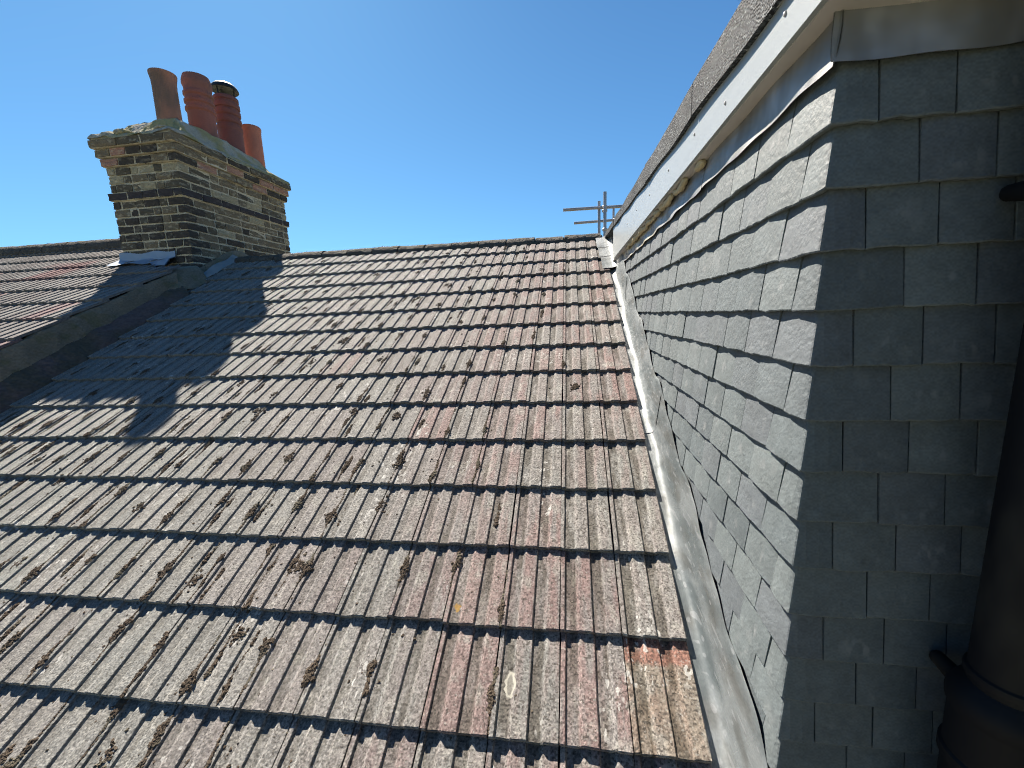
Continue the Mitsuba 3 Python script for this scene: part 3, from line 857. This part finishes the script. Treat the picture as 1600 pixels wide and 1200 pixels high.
# ------------------------------------------------------------------ soil pipe in the corner on the right
sp = thing('soil_pipe', 'black plastic soil pipe with a socket collar against the shaded tile wall', 'pipe')
PXc, PYc, PR = .826, .80, .055
add('pipe', lathe([(PR, 0), (PR, 3.6)], (PXc, PYc, -3.0), 40), 'm_pipe', sp, smooth=40)
add('socket', lathe([(PR, .30), (.070, .285), (.078, .27), (.080, .255), (.078, .24), (.073, .23), (.073, .14), (.078, .135), (.078, .115), (.071, .11), (.069, -.5)], (PXc, PYc, -1.045), 40), 'm_pipe', sp, smooth=40)
add('ring', lathe([(PR, 0), (.060, .003), (.061, .010), (.060, .017), (PR, .02)], (PXc, PYc, -.735), 40), 'm_pipe', sp, smooth=40)
for zb in (-.79, .187):
    hs_ = []
    pa, pb = np.array([.805, YF - .012, zb]), np.array([PXc - .02, PYc + .03, zb - .01])
    arm = trimesh.convex.convex_hull(np.vstack([trimesh.creation.icosphere(subdivisions=2, radius=.015).vertices * [1, .7, 1] + pa, trimesh.creation.icosphere(subdivisions=2, radius=.024).vertices * [.7, .7, 1] + pb]))
    kb = add('bracket', arm, 'm_pipe', sp, smooth=40)
    add('screw', lathe([(0, .004), (.004, .0035), (.006, 0)], (0, 0, 0), 10).apply_transform(trimesh.transformations.rotation_matrix(math.pi / 2, [1, 0, 0])).apply_translation(pa + [0, -.0105, 0]), 'm_screw', kb)
    add('clip', lathe([(PR, -.017), (.0605, -.015), (.0605, .015), (PR, .017)], (PXc, PYc, zb - .01), 36), 'm_pipe', sp, smooth=40)

# ------------------------------------------------------------------ scaffold beyond the ridge
sc = thing('scaffold', 'grey steel scaffold tubes rising beyond the ridge', 'scaffold')
SY = 8.0
for x, yo, zt, rr in ((.562, .05, 1.985, .026), (.653, -.10, 2.10, .030), (.85, .35, 1.93, .022)):
    add('upright', tube([[x, SY + yo, -CZ], [x, SY + yo, zt]], rr, 12), 'm_pole', sc, smooth=40)
add('rail', tube([[-.09, SY, 1.868], [1.6, SY, 1.853]], .028, 12), 'm_pole', sc, smooth=40)
add('rail', tube([[.105, SY + .1, 1.645], [1.6, SY + .1, 1.66]], .024, 12), 'm_pole', sc, smooth=40)
for x, y, z in ((.653, SY - .05, 1.86), (.653, SY - .06, 1.79), (.86, SY + .25, 1.68), (.653, SY - .1, 1.46)):
    add('coupler', displaced(trimesh.creation.icosphere(subdivisions=2, radius=.045).apply_transform(np.diag([1.1, 1.1, .8, 1])).apply_translation([x, y, z]), .006, 20, 1), 'm_nail', sc, smooth=40)

# ------------------------------------------------------------------ house below the roof
hs = thing('terraced_house', 'stock brick terraced house carrying the big tiled roof', 'house')
labels[hs]['label'] = 'brick house body underneath the large tiled roof'
add('wall', box(-9.4, 2.9, -1.0, 10.6, -CZ, -2.75), 'm_house', hs)

# ------------------------------------------------------------------ moss
shapes = []
for sub in (0, 1):
    ico = trimesh.creation.icosphere(subdivisions=sub); shapes.append((np.array(ico.vertices), np.array(ico.faces)))
mv, mf, nm = [], [], 0


def prof_h(f): return np.interp(f, PF, PH) * RH


def blob(x, w, r, sw=1.0, so=.62):
    global nm
    icv, icf = shapes[1 if r > .0062 else 0]
    f = ((x - XV) / W) % 1.0
    lw = (w / G) % 1.0
    o = prof_h(f) + TT * (1 - lw) + .0003
    v = icv * (1 + rng.normal(0, .24, (len(icv), 1))) * r * [1, sw, so]
    v = v + rng.normal(0, .10 * r, v.shape)
    P = rp(x + v[:, 0], w + v[:, 1], o + v[:, 2] + r * .08)
    mv.append(P); mf.append(icf + nm); nm += len(P)


for row in range(-2, 14):
    near = row < 9
    for col in range(NCOL):
        xr = XV - col * W
        dens = np.interp(xr, [-4.6, -3.0, -1.5, -.7, -.15, .45], [.55, .70, .78, .55, .15, .02])
        for fpos, pr in ((1.0, 1.0), (.0, .0), (.20, .30), (.66, .38)):
            streak = row < 5 and xr < -1.1
            if rng.random() > (max(dens, .88) if streak else dens) * pr: continue
            x0 = xr - W + fpos * W
            lo = rng.uniform(0, .18) * (rng.random() < .5); hi = rng.uniform(lo + (.16 if streak else .08), .36)
            big = rng.uniform(.55, 1.25) * (1.0 if fpos == 1.0 else .75)
            ph, cen, cen2 = rng.uniform(0, 9), rng.uniform(lo, hi), rng.uniform(lo, hi)
            w = lo
            while w < hi:
                env = (.27 if streak else .12) + .9 * math.exp(-((w - cen) / .040) ** 2) + .5 * math.exp(-((w - cen2) / .03) ** 2)
                half = .0125 * big * env
                wob = .004 * math.sin(w * 30 + ph)
                if env < .25 and rng.random() < .45: w += .006; continue
                for _ in range(1 + int(half / .0030)):
                    r = rng.uniform(.0026, .0060) * (.8 + .6 * min(1.0, env))
                    blob(x0 + wob + rng.normal(0, half * .5), row * G + w + rng.normal(0, .004), r, 1.2, .55 + .35 * min(1, env))
                w += .0055 if near else .008
        for _ in range(rng.poisson(12.0 * dens)):
            blob(xr - rng.uniform(0, W), row * G + rng.uniform(.02, .34), rng.uniform(.0022, .0065))
        if rng.random() < .30 * dens + .012:
            cx, cw = xr - rng.choice([.18, .65, 1.0]) * W, row * G + rng.uniform(.10, .33)
            for _ in range(int(rng.integers(25, 60))): blob(cx + rng.normal(0, .013), cw + rng.normal(0, .020), rng.uniform(.0032, .0078), 1.0, .8)
add('moss', (np.vstack(mv), np.vstack(mf)), 'm_moss', label='brown moss cushions and crumbs growing along the joints of the big tiled roof', cat='moss', kind='stuff')
print('moss tris', sum(len(f) for f in mf), 'entries', len(scene))
